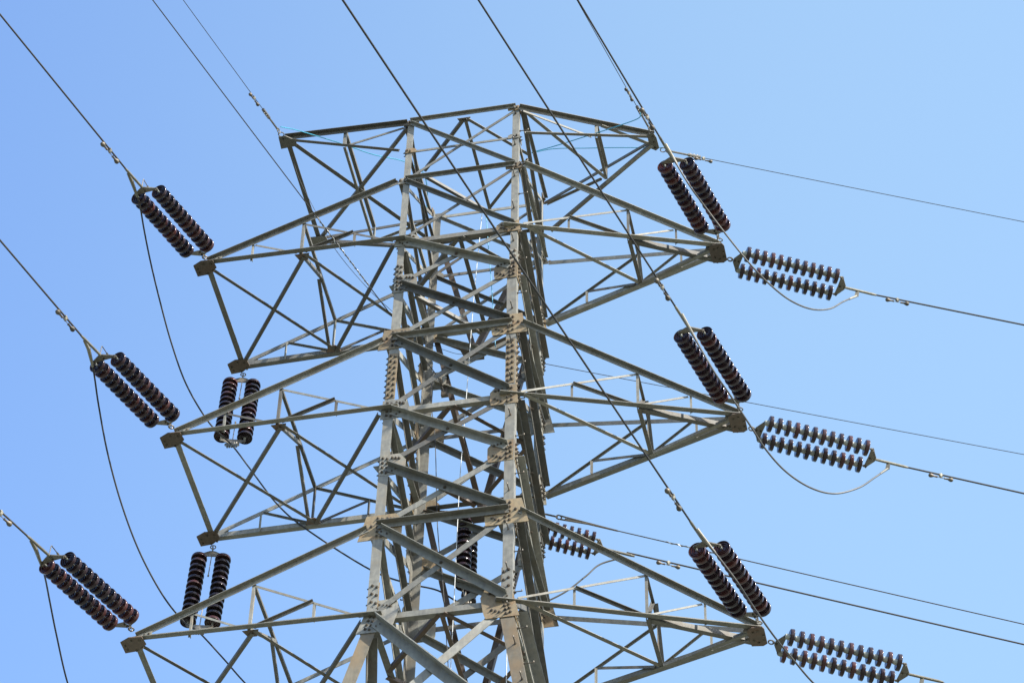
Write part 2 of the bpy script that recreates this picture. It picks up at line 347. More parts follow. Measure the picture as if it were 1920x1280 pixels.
def cross_arm(side, lu, ll, tf, tb, fr=.5, s1=.082, s2=.095):
    """side -1: wide arm whose outer end keeps the body's depth, +1: arm closing to one tip"""
    cf, cb = ('A', 'D') if side < 0 else ('B', 'C'); X = V(side, 0, 0)
    fu, fl, bu, bl = N(cf, lu), N(cf, ll), N(cb, lu), N(cb, ll)
    nf, nb = V(0, -1, 0), V(0, 1, 0)
    m = MB(); g_ = .02
    # the four chords make the arm's own mesh
    tfu = tf+V(0, 0, .10); tbu = tb+V(0, 0, .10)
    o = nf*g_; m.angle(fu+X*.12+o, tfu-X*.02+o, -UP, nf, s1); m.angle(fl-X*.24+o*1.7, tf+o, UP, nf, s2)
    o = nb*g_; m.angle(bu+X*.12+o, tbu-X*.02+o, -UP, nb, s1); m.angle(bl+X*.03+o, tb+o, UP, nb, s2)
    if side < 0: e1 = tf+V(-.01, -.03, -.035); e2 = tb+V(-.01, .03, -.035); m.angle(e1, e2, V(1, 0, 0), UP, .095, .011)
    arm = part(m, 'cross_arm', STEEL)
    for (u_, l_, t_, n_) in ((fu, fl, tf, nf), (bu, bl, tb, nb)):
        tu = t_+V(0, 0, .06); U = u_.lerp(tu, fr); Lw = l_.lerp(t_, fr); o = n_*.004
        inn = -n_
        small(arm, U+o, Lw+o, X, inn, .06)                              # centre post
        small(arm, U+o-V(0, 0, .02)+X*.03, l_+o+X*.1+V(0, 0, .06), -UP, inn, .05)      # main diagonal to the leg
        md = U.lerp(l_, .52)
        small(arm, Lw+o*2+V(0, 0, .05)-X*.05, md+o*2, -UP, -inn, .065, mat=STEELD)
        small(arm, md+o-X*.04-V(0, 0, .04), V(md.x, md.y, l_.lerp(t_, fr*.48).z+.05)+o-X*.04, X, inn, .05)
        Q = U.lerp(tu, .50); small(arm, Q+o+X*.0-V(0, 0, .05), Lw+o+X*.1+V(0, 0, .06), -UP, inn, .045)
        QL = Lw.lerp(t_, .50); small(arm, Q+o-V(0, 0, .04)+X*.03, QL+o+X*.03+V(0, 0, -.02), X, inn, .045)
    UF, LF, UB, LB = fu.lerp(tf+V(0, 0, .06), fr), fl.lerp(tf, fr), bu.lerp(tb+V(0, 0, .06), fr), bl.lerp(tb, fr)
    # transverse frame in the middle of the arm
    dn = V(0, 0, -.03)
    small(arm, UF+V(0, .03, -.05), UB+V(0, -.03, -.05), X, UP, .065, mat=STEELD)
    mm = UF.lerp(UB, .55)
    small(arm, LF+V(0, .06, .03), mm+dn*2, X, UP, .065, mat=STEELD)
    small(arm, mm+dn*2+X*.05, LB+V(0, -.05, .03)+X*.05, X, UP, .065, mat=STEELD)
    # lower plane bracing
    w1 = .075; dz = V(0, 0, -.014); dz2 = V(0, 0, -.03)
    if side < 0:
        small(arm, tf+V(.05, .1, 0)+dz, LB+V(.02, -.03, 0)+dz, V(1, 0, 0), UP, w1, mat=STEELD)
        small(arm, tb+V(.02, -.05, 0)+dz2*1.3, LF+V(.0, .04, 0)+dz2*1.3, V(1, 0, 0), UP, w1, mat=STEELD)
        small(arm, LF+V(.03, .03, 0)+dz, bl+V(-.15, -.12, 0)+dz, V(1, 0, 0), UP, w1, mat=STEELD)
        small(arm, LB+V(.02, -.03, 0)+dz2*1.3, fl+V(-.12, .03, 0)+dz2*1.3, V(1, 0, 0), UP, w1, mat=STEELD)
        for c_, sy in ((LF, 1), (LB, -1)):
            m = MB(); m.prism([c_+V(-.13, 0, -.008), c_+V(.13, 0, -.008), c_+V(.07, sy*.15, -.008), c_+V(-.07, sy*.15, -.008)], V(0, 0, .01)); part(m, 'joint_plate', RUSTY, arm)
        hexplate(arm, tf+V(.02, .03, -.05), .225, .19, -1); hexplate(arm, tb+V(.0, .0, -.05), .225, .18, -1)
        for t_, n_ in ((tf, nf), (tb, nb)):
            c_ = t_+n_*.036+V(.12, 0, .05); m = MB(); m.prism([c_+V(-.1, 0, -.09), c_+V(.14, 0, -.05), c_+V(.16, 0, .09), c_+V(-.06, 0, .05)], n_*.01)
            for k in range(3): m.bolt(c_+V(-.03+.07*k, 0, .0+.02*k)+n_*.01, n_, .014, .02)
            part(m, 'tip_gusset', GREYPL, arm)
    else:
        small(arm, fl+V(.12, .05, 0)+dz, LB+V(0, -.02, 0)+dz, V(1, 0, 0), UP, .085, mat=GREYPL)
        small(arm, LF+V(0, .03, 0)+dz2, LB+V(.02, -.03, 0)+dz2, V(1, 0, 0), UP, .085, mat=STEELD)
        small(arm, LF+V(.03, .03, 0)+dz, LF.lerp(tf, .97)+V(.0, .26, 0)+dz, V(0, 1, 0), UP, .11, mat=STEELD)
        small(arm, LB+V(.02, -.03, 0)+dz2*1.4, tf+V(-.12, -.06, 0)+dz2*1.4, V(0, 1, 0), UP, .075, mat=STEEL)
        hexplate(arm, tf+V(-.05, .06, -.06), .135, .22, 1)
        c_ = tf+V(-.13, -.03, .03); m = MB(); m.prism([c_+V(-.12, 0, -.05), c_+V(.16, 0, -.09), c_+V(.16, 0, .12), c_+V(-.08, 0, .13)], V(0, -.01, 0))
        for k in range(4): m.bolt(c_+V(-.06+.055*k, -.01, .02), V(0, -1, 0), .014, .02)
        part(m, 'tip_gusset', GREYPL, arm)
        c_ = tf+V(-.2, .16, .02); m = MB(); m.prism([c_+V(-.12, 0, -.05), c_+V(.2, 0, -.07), c_+V(.2, 0, .1), c_+V(-.08, 0, .1)], V(0, .01, 0))
        for k in range(4): m.bolt(c_+V(-.06+.06*k, 0, .02), V(0, -1, 0), .014, .02)
        part(m, 'tip_gusset', GREYPL, arm)
    return arm
yt = 1.2077
LT = {1: (-4.3973, 'L1', 'L2'), 2: (-4.5997, 'L3', 'L4'), 3: (-4.8073, 'L5', 'L6')}
RT = {1: (4.3207, 'L1', 'L2'), 2: (4.5473, 'L3', 'L4'), 3: (4.7135, 'L5', 'L6')}
DZ = {-3: .12, 3: -.10}
for k, (x, lu, ll) in LT.items(): cross_arm(-1, lu, ll, V(x, -yt, Z[ll]+DZ.get(-k, 0))+T, V(x, yt, Z[ll]+DZ.get(-k, 0))+T)
for k, (x, lu, ll) in RT.items(): cross_arm(1, lu, ll, V(x, -.02, Z[ll]+DZ.get(k, 0))+T, V(x, .02, Z[ll]+DZ.get(k, 0))+T, fr=.54)

def peak_arm(side, tf, tb, fr):
    cf, cb = ('A', 'D') if side < 0 else ('B', 'C'); X = V(side, 0, 0)
    fu, fl, bu, bl = N(cf, 'L0'), N(cf, 'L0b'), N(cb, 'L0'), N(cb, 'L0b'); nf, nb = V(0, -1, 0), V(0, 1, 0)
    m = MB(); o = nf*.02
    m.angle(fu+o, tf+V(0, 0, .05)+o, -UP, nf, .082); m.angle(fl+X*.12+o, tf-V(0, 0, .05)+o, UP, nf, .06)
    o = nb*.02
    m.angle(bu+o, tb+V(0, 0, .05)+o, -UP, nb, .06); m.angle(bl+X*.12+o, tb-V(0, 0, .05)+o, UP, nb, .06)
    if side < 0: m.angle(tf+V(0, -.03, -.06), tb+V(0, .03, -.06), V(1, 0, 0), UP, .085, .01)
    arm = part(m, 'peak_arm', STEELD)
    UF, LF, UB, LB = fu.lerp(tf, fr), fl.lerp(tf, fr), bu.lerp(tb, fr), bl.lerp(tb, fr)
    small(arm, UF+V(0, .0, -.03), LF+V(0, .0, 0), X, -nf, .07); small(arm, UB+V(0, 0, -.03), LB, X, -nb, .06)
    small(arm, LF+V(0, 0, .03)-X*.05, fu+X*.08-V(0, 0, .08), -UP, -nf, .05); small(arm, LB+V(0, 0, .03)-X*.05, bu+X*.08-V(0, 0, .08), -UP, -nb, .05)
    small(arm, UF+V(0, .02, -.02), UB+V(0, -.02, -.02), X, UP, .08, mat=STEELD)
    small(arm, LF+V(0, .02, -.02), LB+V(0, -.02, -.02), X, UP, .06)
    z1 = V(0, 0, -.01)
    if side < 0:
        small(arm, tf+V(.05, .05, -.03), bl+V(0, -.05, -.02), V(1, 0, 0), UP, .09, mat=STEELD)
        small(arm, tb+V(.05, -.05, -.06), fu+V(-.05, .05, -.06), V(1, 0, 0), UP, .075, mat=STEELD)
        for t_ in (tf, tb):
            m = MB(); c_ = t_+V(-.02, 0, -.09); sy = -1 if t_ is tf else 1
            m.prism([c_+V(-.07, sy*.16, 0), c_+V(.06, sy*.16, 0), c_+V(.22, sy*.02, 0), c_+V(.2, -sy*.1, 0), c_+V(-.09, -sy*.12, 0)], V(0, 0, .014))
            m.bolt(c_+V(0, sy*.1, 0), V(0, 0, -1), .014, .02); part(m, 'tip_plate', STEELD, arm)
    else:
        small(arm, fu+V(.05, .05, -.05), LB+V(0, -.03, -.03), V(1, 0, 0), UP, .075)
        small(arm, UF+V(.1, .05, -.04), tf+V(-.05, .16, -.06), V(1, 0, 0), UP, .075)
        small(arm, LB+V(.0, .0, -.05), tf+V(-.05, .08, -.08), V(1, 0, 0), UP, .075)
        m = MB(); c_ = tf+V(0, .1, -.09)
        c_ = c_+V(-.02, -.06, 0); m.prism([c_+V(-.07, -.19, 0), c_+V(.04, -.22, 0), c_+V(.08, -.1, 0), c_+V(.09, .15, 0), c_+V(.02, .2, 0), c_+V(-.08, .12, 0)], V(0, 0, .016))
        for py in (-.13, .0, .13): m.bolt(c_+V(.02, py, 0), V(0, 0, -1), .014, .022)
        part(m, 'tip_plate', STEELD, arm)
PL = V(-3.2036, -1.1957, -.0696)+T; PLB = V(-3.2036, 1.1957, -.0696)+T; PR = V(3.2083, 0, .0)+T
peak_arm(-1, PL, PLB, .5); peak_arm(1, PR+V(0, -.02, 0), PR+V(0, .02, 0), .56)

# brackets on the far face that carry the left circuit away
AP = {1: V(-.30, 1.66, Z['L2'])+T, 2: V(-.03, 1.48, Z['L4'])+T, 3: V(-.05, 1.6, Z['L6'])+T}
for k, (lu, ll) in {1: ('L0b', 'L2'), 2: ('L2', 'L4'), 3: ('L4', 'L6')}.items():
    ap = AP[k]; m = MB()
    for c, sx in (('D', -1), ('C', 1)):
        m.angle(N(c, lu)+V(-sx*.12, .05, -.1), ap+V(sx*.04, 0, .04), V(-sx, 0, 0), UP, .10)
        m.angle(N(c, ll)+V(-sx*.1, .05, -.03), ap+V(sx*.05, 0, -.03), V(0, -1, 0), UP, .09)
    br = part(m, 'rear_bracket', RUSTY)
    m = MB(); m.prism([ap+V(-.22, -.2, -.06), ap+V(.22, -.2, -.06), ap+V(.16, .12, -.06), ap+V(-.16, .12, -.06)], V(0, 0, .016))
    part(m, 'tip_plate', RUSTY, br)

# ------------------------------------------------------------------ insulators
def disc_mesh():
    m = MB()
    m.lathe([(.0, .012), (.05, .004), (.10, .001), (.122, .003), (.129, .007), (.131, .012), (.136, .056), (.135, .061), (.130, .065), (.122, .064), (.114, .040), (.100, .036), (.098, .058), (.090, .058), (.087, .034), (.070, .032), (.068, .052), (.060, .052), (.057, .032), (.035, .036), (.02, .040), (0, .04)], 24)
    return m.mesh('insulator_disc', PORC, True)
def cap_mesh():
    m = MB()
    m.lathe([(0, -.066), (.026, -.066), (.040, -.056), (.045, -.035), (.049, -.005), (.052, .006), (.0, .008)], 16)
    m.lathe([(.013, .038), (.013, .078), (.02, .08), (.0, .09)], 8)
    return m.mesh('metal_cap', CAPM, True)
DM, CM = disc_mesh(), cap_mesh()
def basis(d, lat):
    d = Vector(d).normalized(); lat = Vector(lat); lat = (lat-d*lat.dot(d)).normalized(); n = d.cross(lat)
    return d, lat, n
def insulators(p0, d, lat, label, group, nd=12, pitch=.142, sc=1.0, lead=.16, ring=True, horn=0, horn_end='line', sep=.40, yk=.10, end='tension'):
    """double string: p0 hook point on the tower, d towards the line, lat = direction from one string to the other.
    Returns thing, point where the line starts."""
    d, lat, n = basis(d, lat)
    t = empty('insulator_string', p0); off = Vector(p0)
    tag(t, label, 'insulator', group)
    def pt(a, l=0, h=0): return d*a+lat*l+n*h
    hs = sep/2
    m = MB(); m.ring(pt(.04), n, .045, .010); m.ring(pt(lead-.07), lat, .04, .010); m.tube([pt(.06), pt(lead-.02)], .011, 6)
    m.build('shackle', HARD, t)
    def yoke(a, flip):
        m = MB(); s = -1 if flip else 1; th = .016
        pl = [(-hs-.03, s*(yk*.5)), (-hs+.02, s*(yk*.5+.03)), (0, s*(yk*.5+.025)), (hs-.02, s*(yk*.5+.03)), (hs+.03, s*(yk*.5)), (.04, -s*yk*.55), (-.04, -s*yk*.55)]
        m.prism([pt(a+h_, l_, -th/2) for l_, h_ in pl], n*th)
        for l_, h_ in ((-hs, s*yk*.5), (hs, s*yk*.5), (0, -s*yk*.3), (0, s*yk*.4)): m.bolt(pt(a+h_, l_, -th/2), -n, .013, .025)
        m.build('yoke_plate', HARD, t)
    ya = lead+yk*.5; yoke(ya, False)
    s0 = ya+yk*.5+.06
    z = Vector((0, 0, 1)); q = z.rotation_difference(d)
    for k in (-1, 1):
        m = MB(); m.tube([pt(ya+yk*.4, k*hs), pt(s0-.03, k*hs)], .012, 6); m.tube([pt(s0-.07, k*hs), pt(s0-.05, k*hs)], .022, 8)
        m.build('clevis', HARD, t); m = MB()
        e = s0+pitch*(nd-1)+.05*sc
        m.tube([pt(e, k*hs), pt(e+.12, k*hs)], .012, 6); m.tube([pt(e+.06, k*hs), pt(e+.10, k*hs)], .022, 8)
        m.build('clevis', HARD, t)
        for i in range(nd):
            o = bpy.data.objects.new('insulator_disc', DM); C.objects.link(o); o.parent = t
            o.location = pt(s0+pitch*i, k*hs); o.rotation_mode = 'QUATERNION'; o.rotation_quaternion = Matrix.Rotation(R(random.uniform(-1.6, 1.6)), 3, random.choice([lat, n])).to_quaternion() @ q; o.scale = (sc, sc, sc*1.0)
            c = bpy.data.objects.new('metal_cap', CM); C.objects.link(c); c.parent = o
    e = s0+pitch*(nd-1)+.05*sc+.12; yb = e+yk*.3; yoke(yb, True)
    le = yb+yk*.55
    if horn:
        m = MB(); b = (yb if horn_end == 'line' else ya); s = -1 if horn_end == 'line' else 1
        r = [pt(b, horn*.05, 0), pt(b+s*.0, horn*.05, .22), pt(b+s*.02, horn*.06, .25), pt(b+s*.22, horn*.09, .24)]
        if horn_end != 'line': r = [pt(b, horn*.02, 0), pt(b+.25, horn*.02, .06), pt(b+.52, horn*.02, .12)]
        m.tube(r, .008, 6); e_ = r[-1]; 
        for i_ in range(3): m.tube([e_-(r[-1]-r[-2]).normalized()*.02, e_+(r[-1]-r[-2]).normalized()*.02], .017-.004*i_, 8)
        m.build('arcing_horn', HARD, t)
    if end == 'tension':
        m = MB(); m.tube([pt(le-.06), pt(le+.1)], .022, 8); m.tube([pt(le+.08), pt(le+.48)], [.023, .023], 10); m.tube([pt(le+.48), pt(le+.55)], [.023, .017], 10)
        m.build('dead_end_clamp', CLAMP, t)
    return t, off+pt(le)
def hdir(az, sg=0.0):
    a = R(az); t = math.tan(R(sg)); return V(math.sin(a), math.cos(a), t)
def wire_pts(p, az, sg, s0, s1, span=300, n=60):
    out = []; t = math.tan(R(sg)); a = R(az)
    for i in range(n+1):
        f = i/n; s = s0+(s1-s0)*(f**1.8)
        out.append(Vector(p)+V(math.sin(a)*s, math.cos(a)*s, t*s-t/span*s*s))
    return out
def cable(name, pts, r, mat, label, cat, group=None, seg=8):
    o0 = Vector(pts[0]); m = MB(); m.tube([Vector(p)-o0 for p in pts], r, seg)
    o = m.build(name, mat, None, True); o.location = o0; return tag(o, label, cat, group)
def damper(p, d, label, ln=.42, sc=1.0, drop=.075):
    """dumb-bell vibration damper clamped under a wire: bell weight at each end, small pins hanging back"""
    d = Vector(d).normalized(); dn = V(0, 0, -1); dn = (dn-d*dn.dot(d)).normalized()
    t = empty('vibration_damper', p); tag(t, label, 'damper', 'vibration dampers on the wires')
    m = MB(); m.tube([dn*-.02*sc, dn*.05*sc, dn*drop*sc], [.026*sc, .03*sc, .016*sc], 8); m.tube([d*-.03+dn*.01, d*.03+dn*.01], .03*sc, 8); m.build('clamp', CLAMP, t)
    m = MB(); m.tube([dn*drop*sc-d*ln/2*sc, dn*drop*sc+d*ln/2*sc], .007*sc, 6); m.build('messenger_wire', HARD, t)
    for s in (-1, 1):
        c = dn*drop*sc+d*s*ln/2*sc; m = MB(); a = -s*d
        m.tube([c-a*.045*sc, c-a*.03*sc, c, c+a*.035*sc, c+a*.06*sc, c+a*.11*sc, c+a*.13*sc], [.012*sc, .034*sc, .043*sc, .032*sc, .018*sc, .017*sc, .022*sc], 10)
        m.build('weight', BOLT, t, True)
    return t
tipsF = {}
GF = 'double insulator strings'
fr = {  # front strings: hook point, azimuth, slope, label, horn
 'L1': (V(-4.35, -yt-.18, Z['L2']-.03)+T, 195.1, 'dark brown double insulator string pulling up-left from the uppermost left cross arm', -1),
 'L2': (V(-4.57, -yt-.17, Z['L4']+.04)+T, 197.0, 'reddish brown double insulator string pulling up-left from the middle left cross arm', -1),
 'L3': (V(-4.80, -yt-.17, Z['L6']+.20)+T, 199.5, 'dark brown double insulator string pulling up-left from the lowest left cross arm', -1),
 'R1': (V(4.36, -.2, Z['L2']-.02)+T, 192.6, 'near-black double insulator string rising up-left from the uppermost right cross arm tip', 1),
 'R2': (V(4.59, -.2, Z['L4']-.02)+T, 193.2, 'near-black double insulator string rising up-left from the middle right cross arm tip', 1),
 'R3': (V(4.75, -.2, Z['L6']-.12)+T, 193.4, 'near-black double insulator string rising up-left from the lowest right cross arm tip', 1)}
names = {'L1': 'uppermost left cross arm', 'L2': 'middle left cross arm', 'L3': 'lowest left cross arm', 'R1': 'uppermost right cross arm', 'R2': 'middle right cross arm', 'R3': 'lowest right cross arm'}
S_F = {}; WIRE = {}
AIM = {'L1': (0, 25), 'L2': (0, 450), 'L3': (0, 955), 'R1': (1080, 0), 'R2': (900, 0), 'R3': (645, 0), 'B1': (1920, 606), 'B2': (1920, 922), 'B3': (1770, 1280)}
def aim(p, sg, u, v):
    """azimuth for which the wire starting at p is seen in the photograph's direction (u, v)"""
    best = None; tgt = (fw+rt*((u-960)/FPX)+up*((640-v)/FPX)).normalized(); c = CAM+T
    lo, hi = (185, 205) if u < 1200 else (50, 80)
    for i in range(0, 401):
        az = lo+(hi-lo)*i/400
        for j in range(1, 140):
            w_ = wire_pts(p, az, sg, j*.35, 300, n=1)[0]-c; e_ = (w_.normalized()-tgt).length
            if best is None or e_ < best[0]: best = (e_, az)
    return best[1]
for k, (p, az, lab, hn) in fr.items():
    L_ = k[0] == 'L'; d = hdir(az, {'L1': -8, 'L2': -6, 'L3': -4}.get(k, -5)); lat = hdir(az-90)*-1 if False else hdir(az-90)+V(0, 0, -.12 if L_ else -.26)
    t, e = insulators(p, d, lat, lab, GF, pitch={'L1': .142, 'L2': .144}.get(k, .147), horn=hn, horn_end='line' if k[0] == 'L' else 'tower', lead=.12 if k[0] == 'L' else .2)
    d = d.normalized(); S_F[k] = (e, d); q = e+d*.5; a2 = aim(q, -4.5, *AIM[k]); WIRE[k] = (q, a2, -4.5)
    cable('conductor', wire_pts(q, a2, -4.5, 0, 300), .0155, COND, 'thick dark line conductor running up-left over the viewer from the %s' % names[k], 'power line', 'line conductors', 8)
# rear strings on the right arms
bk = {'R1': (V(4.42, .22, Z['L2']-.02)+T, 65.7, 'brown double insulator string stretching right from the uppermost right cross arm, discs seen edge-on'),
      'R2': (V(4.66, .22, Z['L4']-.02)+T, 65.2, 'brown double insulator string stretching right from the middle right cross arm, discs seen edge-on'),
      'R3': (V(4.82, .22, Z['L6']-.12)+T, 66.0, 'brown double insulator string stretching right from the lowest right cross arm, discs seen edge-on')}
S_B = {}
for k, (p, az, lab) in bk.items():
    d = hdir(az, -5); lat = hdir(az-90)
    t, e = insulators(p, d, lat, lab, GF, lead=.10, pitch={'R1': .142, 'R2': .147, 'R3': .154}[k])
    d = d.normalized(); S_B[k] = (e, d); q = e+d*.5; a2 = aim(q, -5, *AIM['B'+k[1]]); WIRE['B'+k[1]] = (q, a2, -5)
    cable('conductor', wire_pts(q, a2, -5, 0, 300), .0145, COND, 'dark line conductor leaving to the right from the %s' % names[k], 'power line', 'line conductors', 8)
# rear string at the far bracket
p = AP[2]+V(.14, .1, -.06); d = hdir(66.0, -6); lat = hdir(66-90)
t, e = insulators(p, d, lat, 'smaller brown double insulator string at the far leg, half hidden behind a lower cross arm', GF, pitch=.127, sc=.93, lead=.14, sep=.34, yk=.09, horn=1)
S_B['A2'] = (e, d.normalized())
cable('conductor', wire_pts(p, 66.0, -5, (e-p).length+.4, 300), .0145, COND, 'dark line conductor leaving right from the small string behind the far leg', 'power line', 'line conductors', 8)
# hanging strings that hold the jumpers
hang = {}
for k, p, d, lat, lab, nd in (
    ('L1', V(-4.3973, yt+.16, Z['L2']-.05)+T, V(.025, -.17, -1), V(.95, .25, 0), 'double insulator string hanging from the rear corner of the uppermost left cross arm', 12),
    ('L2', V(-4.5997, yt+.16, Z['L4']-.05)+T, V(0, -.12, -1), V(.97, .22, 0), 'double insulator string hanging from the rear corner of the middle left cross arm', 12),
    ('A2', AP[2]+V(-.22, -.02, -.07), V(0, .03, -1), V(.03, 1, 0), 'double insulator string hanging inside the tower behind its front bracing', 12),
    ('L3', V(-4.8073, yt+.16, Z['L6']-.05)+T, V(0, .05, -1), V(.97, .22, 0), 'double insulator string hanging from the rear corner of the lowest left cross arm', 13)):
    if k == 'L3': continue
    t, e = insulators(p, d, lat, lab, GF, nd=nd, horn=0, lead=.05 if k == 'A2' else .15, pitch=.124 if k == 'A2' else .142, sc=.94 if k == 'A2' else 1, end='susp')
    dn = Vector(d).normalized(); lt = Vector(lat).normalized()
    m = MB(); c = e-p+dn*.02
    for i in range(-2, 3):
        m.tube([c+V(.05*i, -.03*i, -.035*i)+V(0, 0, .05), c+V(.05*i, -.03*i, -.035*i)-V(0, 0, .06)], .018, 6)
    m.tube([c+V(-.14, .08, .10), c+V(.14, -.08, -.10)], .028, 8); m.build('suspension_clamp', HARD, t)
    # thin arcing rod running down between the two strings
    m = MB(); m.tube([dn*.1, dn*.75], .008, 6); m.tube([dn*.75, dn*.78], .016, 8)
    c2 = e-p; m.tube([c2-dn*.05, c2-dn*.62], .008, 6); m.tube([c2-dn*.62, c2-dn*.65], .016, 8); m.build('arcing_horn', HARD, t)
    hang[k] = e+dn*.03

# ------------------------------------------------------------------ jumpers
def spline(pts, n=10):
    P = [Vector(p) for p in pts]; P = [P[0]*2-P[1]]+P+[P[-1]*2-P[-2]]; out = []
    for i in range(1, len(P)-2):
        for k in range(n):
            t = k/n; a, b, c, d = P[i-1], P[i], P[i+1], P[i+2]
            out.append(.5*((2*b)+(c-a)*t+(2*a-5*b+4*c-d)*t*t+(3*b-a-3*c+d)*t**3))
    out.append(P[-2]); return out
def path(S, E, px):
    """bend a cable between S and E through the seen points, its depth going evenly from S to E"""
    ys = S.y; ye = E.y; L = [S]; n = len(px)
    for i, (u, v) in enumerate(px):
        L.append(at(u, v, y=ys+(ye-ys)*(i+1)/(n+1))+T)
    L.append(E); return L
GJ = 'jumper cables'
def terminal(p, d, label, dirn):
    pass
jl = {'R1': ([(1291, 345), (1320, 385), (1360, 438), (1402, 490), (1440, 530), (1480, 562), (1520, 579), (1555, 579), (1582, 565)], 'slender jumper cable looping under the tip of the uppermost right cross arm'),
      'R2': ([(1335, 690), (1370, 742), (1405, 795), (1438, 845), (1475, 885), (1520, 914), (1565, 925), (1610, 914), (1640, 895)], 'slender jumper cable looping under the tip of the middle right cross arm'),
      'R3': ([(1375, 1080), (1410, 1133), (1450, 1190), (1485, 1233), (1530, 1284), (1580, 1316), (1630, 1322), (1680, 1300)], 'jumper cable dropping past the lowest right cross arm towards the bottom edge')}
for k, (px, lab) in jl.items():
    eF, dF = S_F[k]; eB, dB = S_B[k]
    S = eF+dF*.35+V(.03, .0, -.03); E = eB+dB*.22+V(0, 0, -.02)
    E2 = E-dB*.03+V(0, 0, -.13)
    j = cable('jumper_cable', spline([S]+path(S, E2, px)[1:-1]+[E2]), .0145, JUMP, lab, 'cable', GJ)
    o0 = j.location.copy()
    m = MB(); m.prism([E+V(-.03, 0, .03)-o0, E+V(.03, 0, .03)-o0, E2+V(.035, 0, 0)-o0, E2+V(-.035, 0, 0)-o0], V(0, .02, 0))
    m.tube([E2-o0, Vector(path(S, E2, px)[-2]).lerp(E2, .45)-o0], [.022, .018], 8); m.build('terminal_lug', CLAMP, j)
    m = MB(); m.tube([S-dF*.1-o0, S-o0, Vector(path(S, E2, px)[1]).lerp(S, .5)-o0], [.022, .03, .02], 8); m.build('terminal_lug', CLAMP, j)
ll = {'L1': ([(262, 385), (270, 430), (282, 490), (300, 565), (322, 645), (350, 722), (392, 792)], [(470, 880), (520, 945), (575, 992), (690, 1065), (760, 1092), (820, 1106)], [(940, 1132), (1000, 1134), (1055, 1112), (1098, 1080), (1124, 1058)], 'black jumper cable drooping from the uppermost left string and on through the tower'),
      'L2': ([(177, 705), (185, 760), (202, 850), (228, 945), (262, 1035), (305, 1115), (345, 1165)], [(420, 1235), (458, 1278), (520, 1340), (600, 1400)], None, 'black jumper cable drooping from the middle left string, under its hanging insulators'),
      'L3': ([(84, 1080), (93, 1125), (106, 1190), (127, 1280), (160, 1370)], None, None, 'black jumper cable drooping from the lowest left string at the lower left corner')}
for k, (a, b, c_, lab) in ll.items():
    eF, dF = S_F[k]; S = eF+dF*.26+V(-.02, 0, -.05)
    if k == 'L3':
        E = V(-4.6, yt, Z['L6']-2.3)+T; pts = path(S, E, a)
    elif k == 'L2':
        E = V(-.3, 1.6, Z['L6']-1.9)+T; pts = path(S, hang['L2'], a)+path(hang['L2'], E, b)[1:]
    else:
        eB, dB = S_B['A2']; E = eB+dB*.3+V(0, 0, -.12)
        pts = path(S, hang['L1'], a)+path(hang['L1'], hang['A2'], b)[1:]+path(hang['A2'], E, c_)[1:]
    j = cable('jumper_cable', spline(pts), .0145, COND, lab, 'cable', GJ); o0 = j.location.copy()
    q0 = pts[1].lerp(S, .35)
    m = MB(); m.tube([S+dF*.16+V(0, 0, .05)-o0, S+V(-.02, 0, .0)-o0, q0-o0], [.026, .034, .022], 8); m.build('terminal_lug', CLAMP, j)

# ------------------------------------------------------------------ earth wires and fibre cables
GE = 'thin overhead earth wires'
def helix(p, d, length, turns, r, w):
    d = Vector(d).normalized(); u = d.orthogonal().normalized(); v = d.cross(u); n = turns*10
    return [Vector(p)+d*length*i/n+(u*math.cos(2*math.pi*i/10)+v*math.sin(2*math.pi*i/10))*r for i in range(n+1)]
def earth(p, az, sg, lab, r=.0065, dl=.55):
    d = hdir(az, sg).normalized(); s = 0
    o = cable('earth_wire', wire_pts(p, az, sg, .15, 300, n=50), r, COND, lab, 'earth wire', GE, 6)
    o0 = o.location.copy(); m = MB(); q = Vector(p)-o0
    m.ring(q+d*.05, V(0, 0, 1), .05, .010); m.ring(q+d*.15, d.cross(V(0, 0, 1)), .05, .010); m.tube([q+d*.18, q+d*dl], .018, 6)
    m.tube([q+d*(dl-.05), q+d*(dl+.18)], .03, 8)
    for i in range(3): m.tube([q+d*(dl+.06*i)+V(0, 0, .05), q+d*(dl+.06*i)-V(0, 0, .05)], .012, 6)
    m.build('strain_clamp', HARD, o); return o
p_ = PL+V(-.02, -.14, -.06); earth(p_, 194.0, -4, 'thin earth wire running up-left from the left peak tip')
damper(wire_pts(p_, 194, -4, 1.05, 300, n=1)[0], hdir(194, -4), 'small vibration damper on the earth wire beside the left peak tip', .36, .75)
p_ = PR+V(.0, -.15, -.06); ae = aim(p_, -4, 1081, 2); earth(p_, ae, -4, 'thin earth wire rising up-left from the right peak tip, close beside a thick conductor')
damper(wire_pts(p_, ae, -4, 1.1, 300, n=1)[0], hdir(ae, -4), 'small vibration damper on the earth wire above the right peak tip', .36, .75)
p_ = PR+V(.08, .22, -.07); earth(p_, 69.0, -5, 'thin earth wire leaving to the right from the right peak tip')
damper(wire_pts(p_, 69, -5, .78, 300, n=1)[0], hdir(69, -5), 'small vibration damper on the earth wire right of the right peak tip', .36, .75)
p_ = AP[1]+V(.45, .1, -.03); earth(p_, 69.5, -5, 'thin earth wire leaving right from inside the tower, above the middle right cross arm')
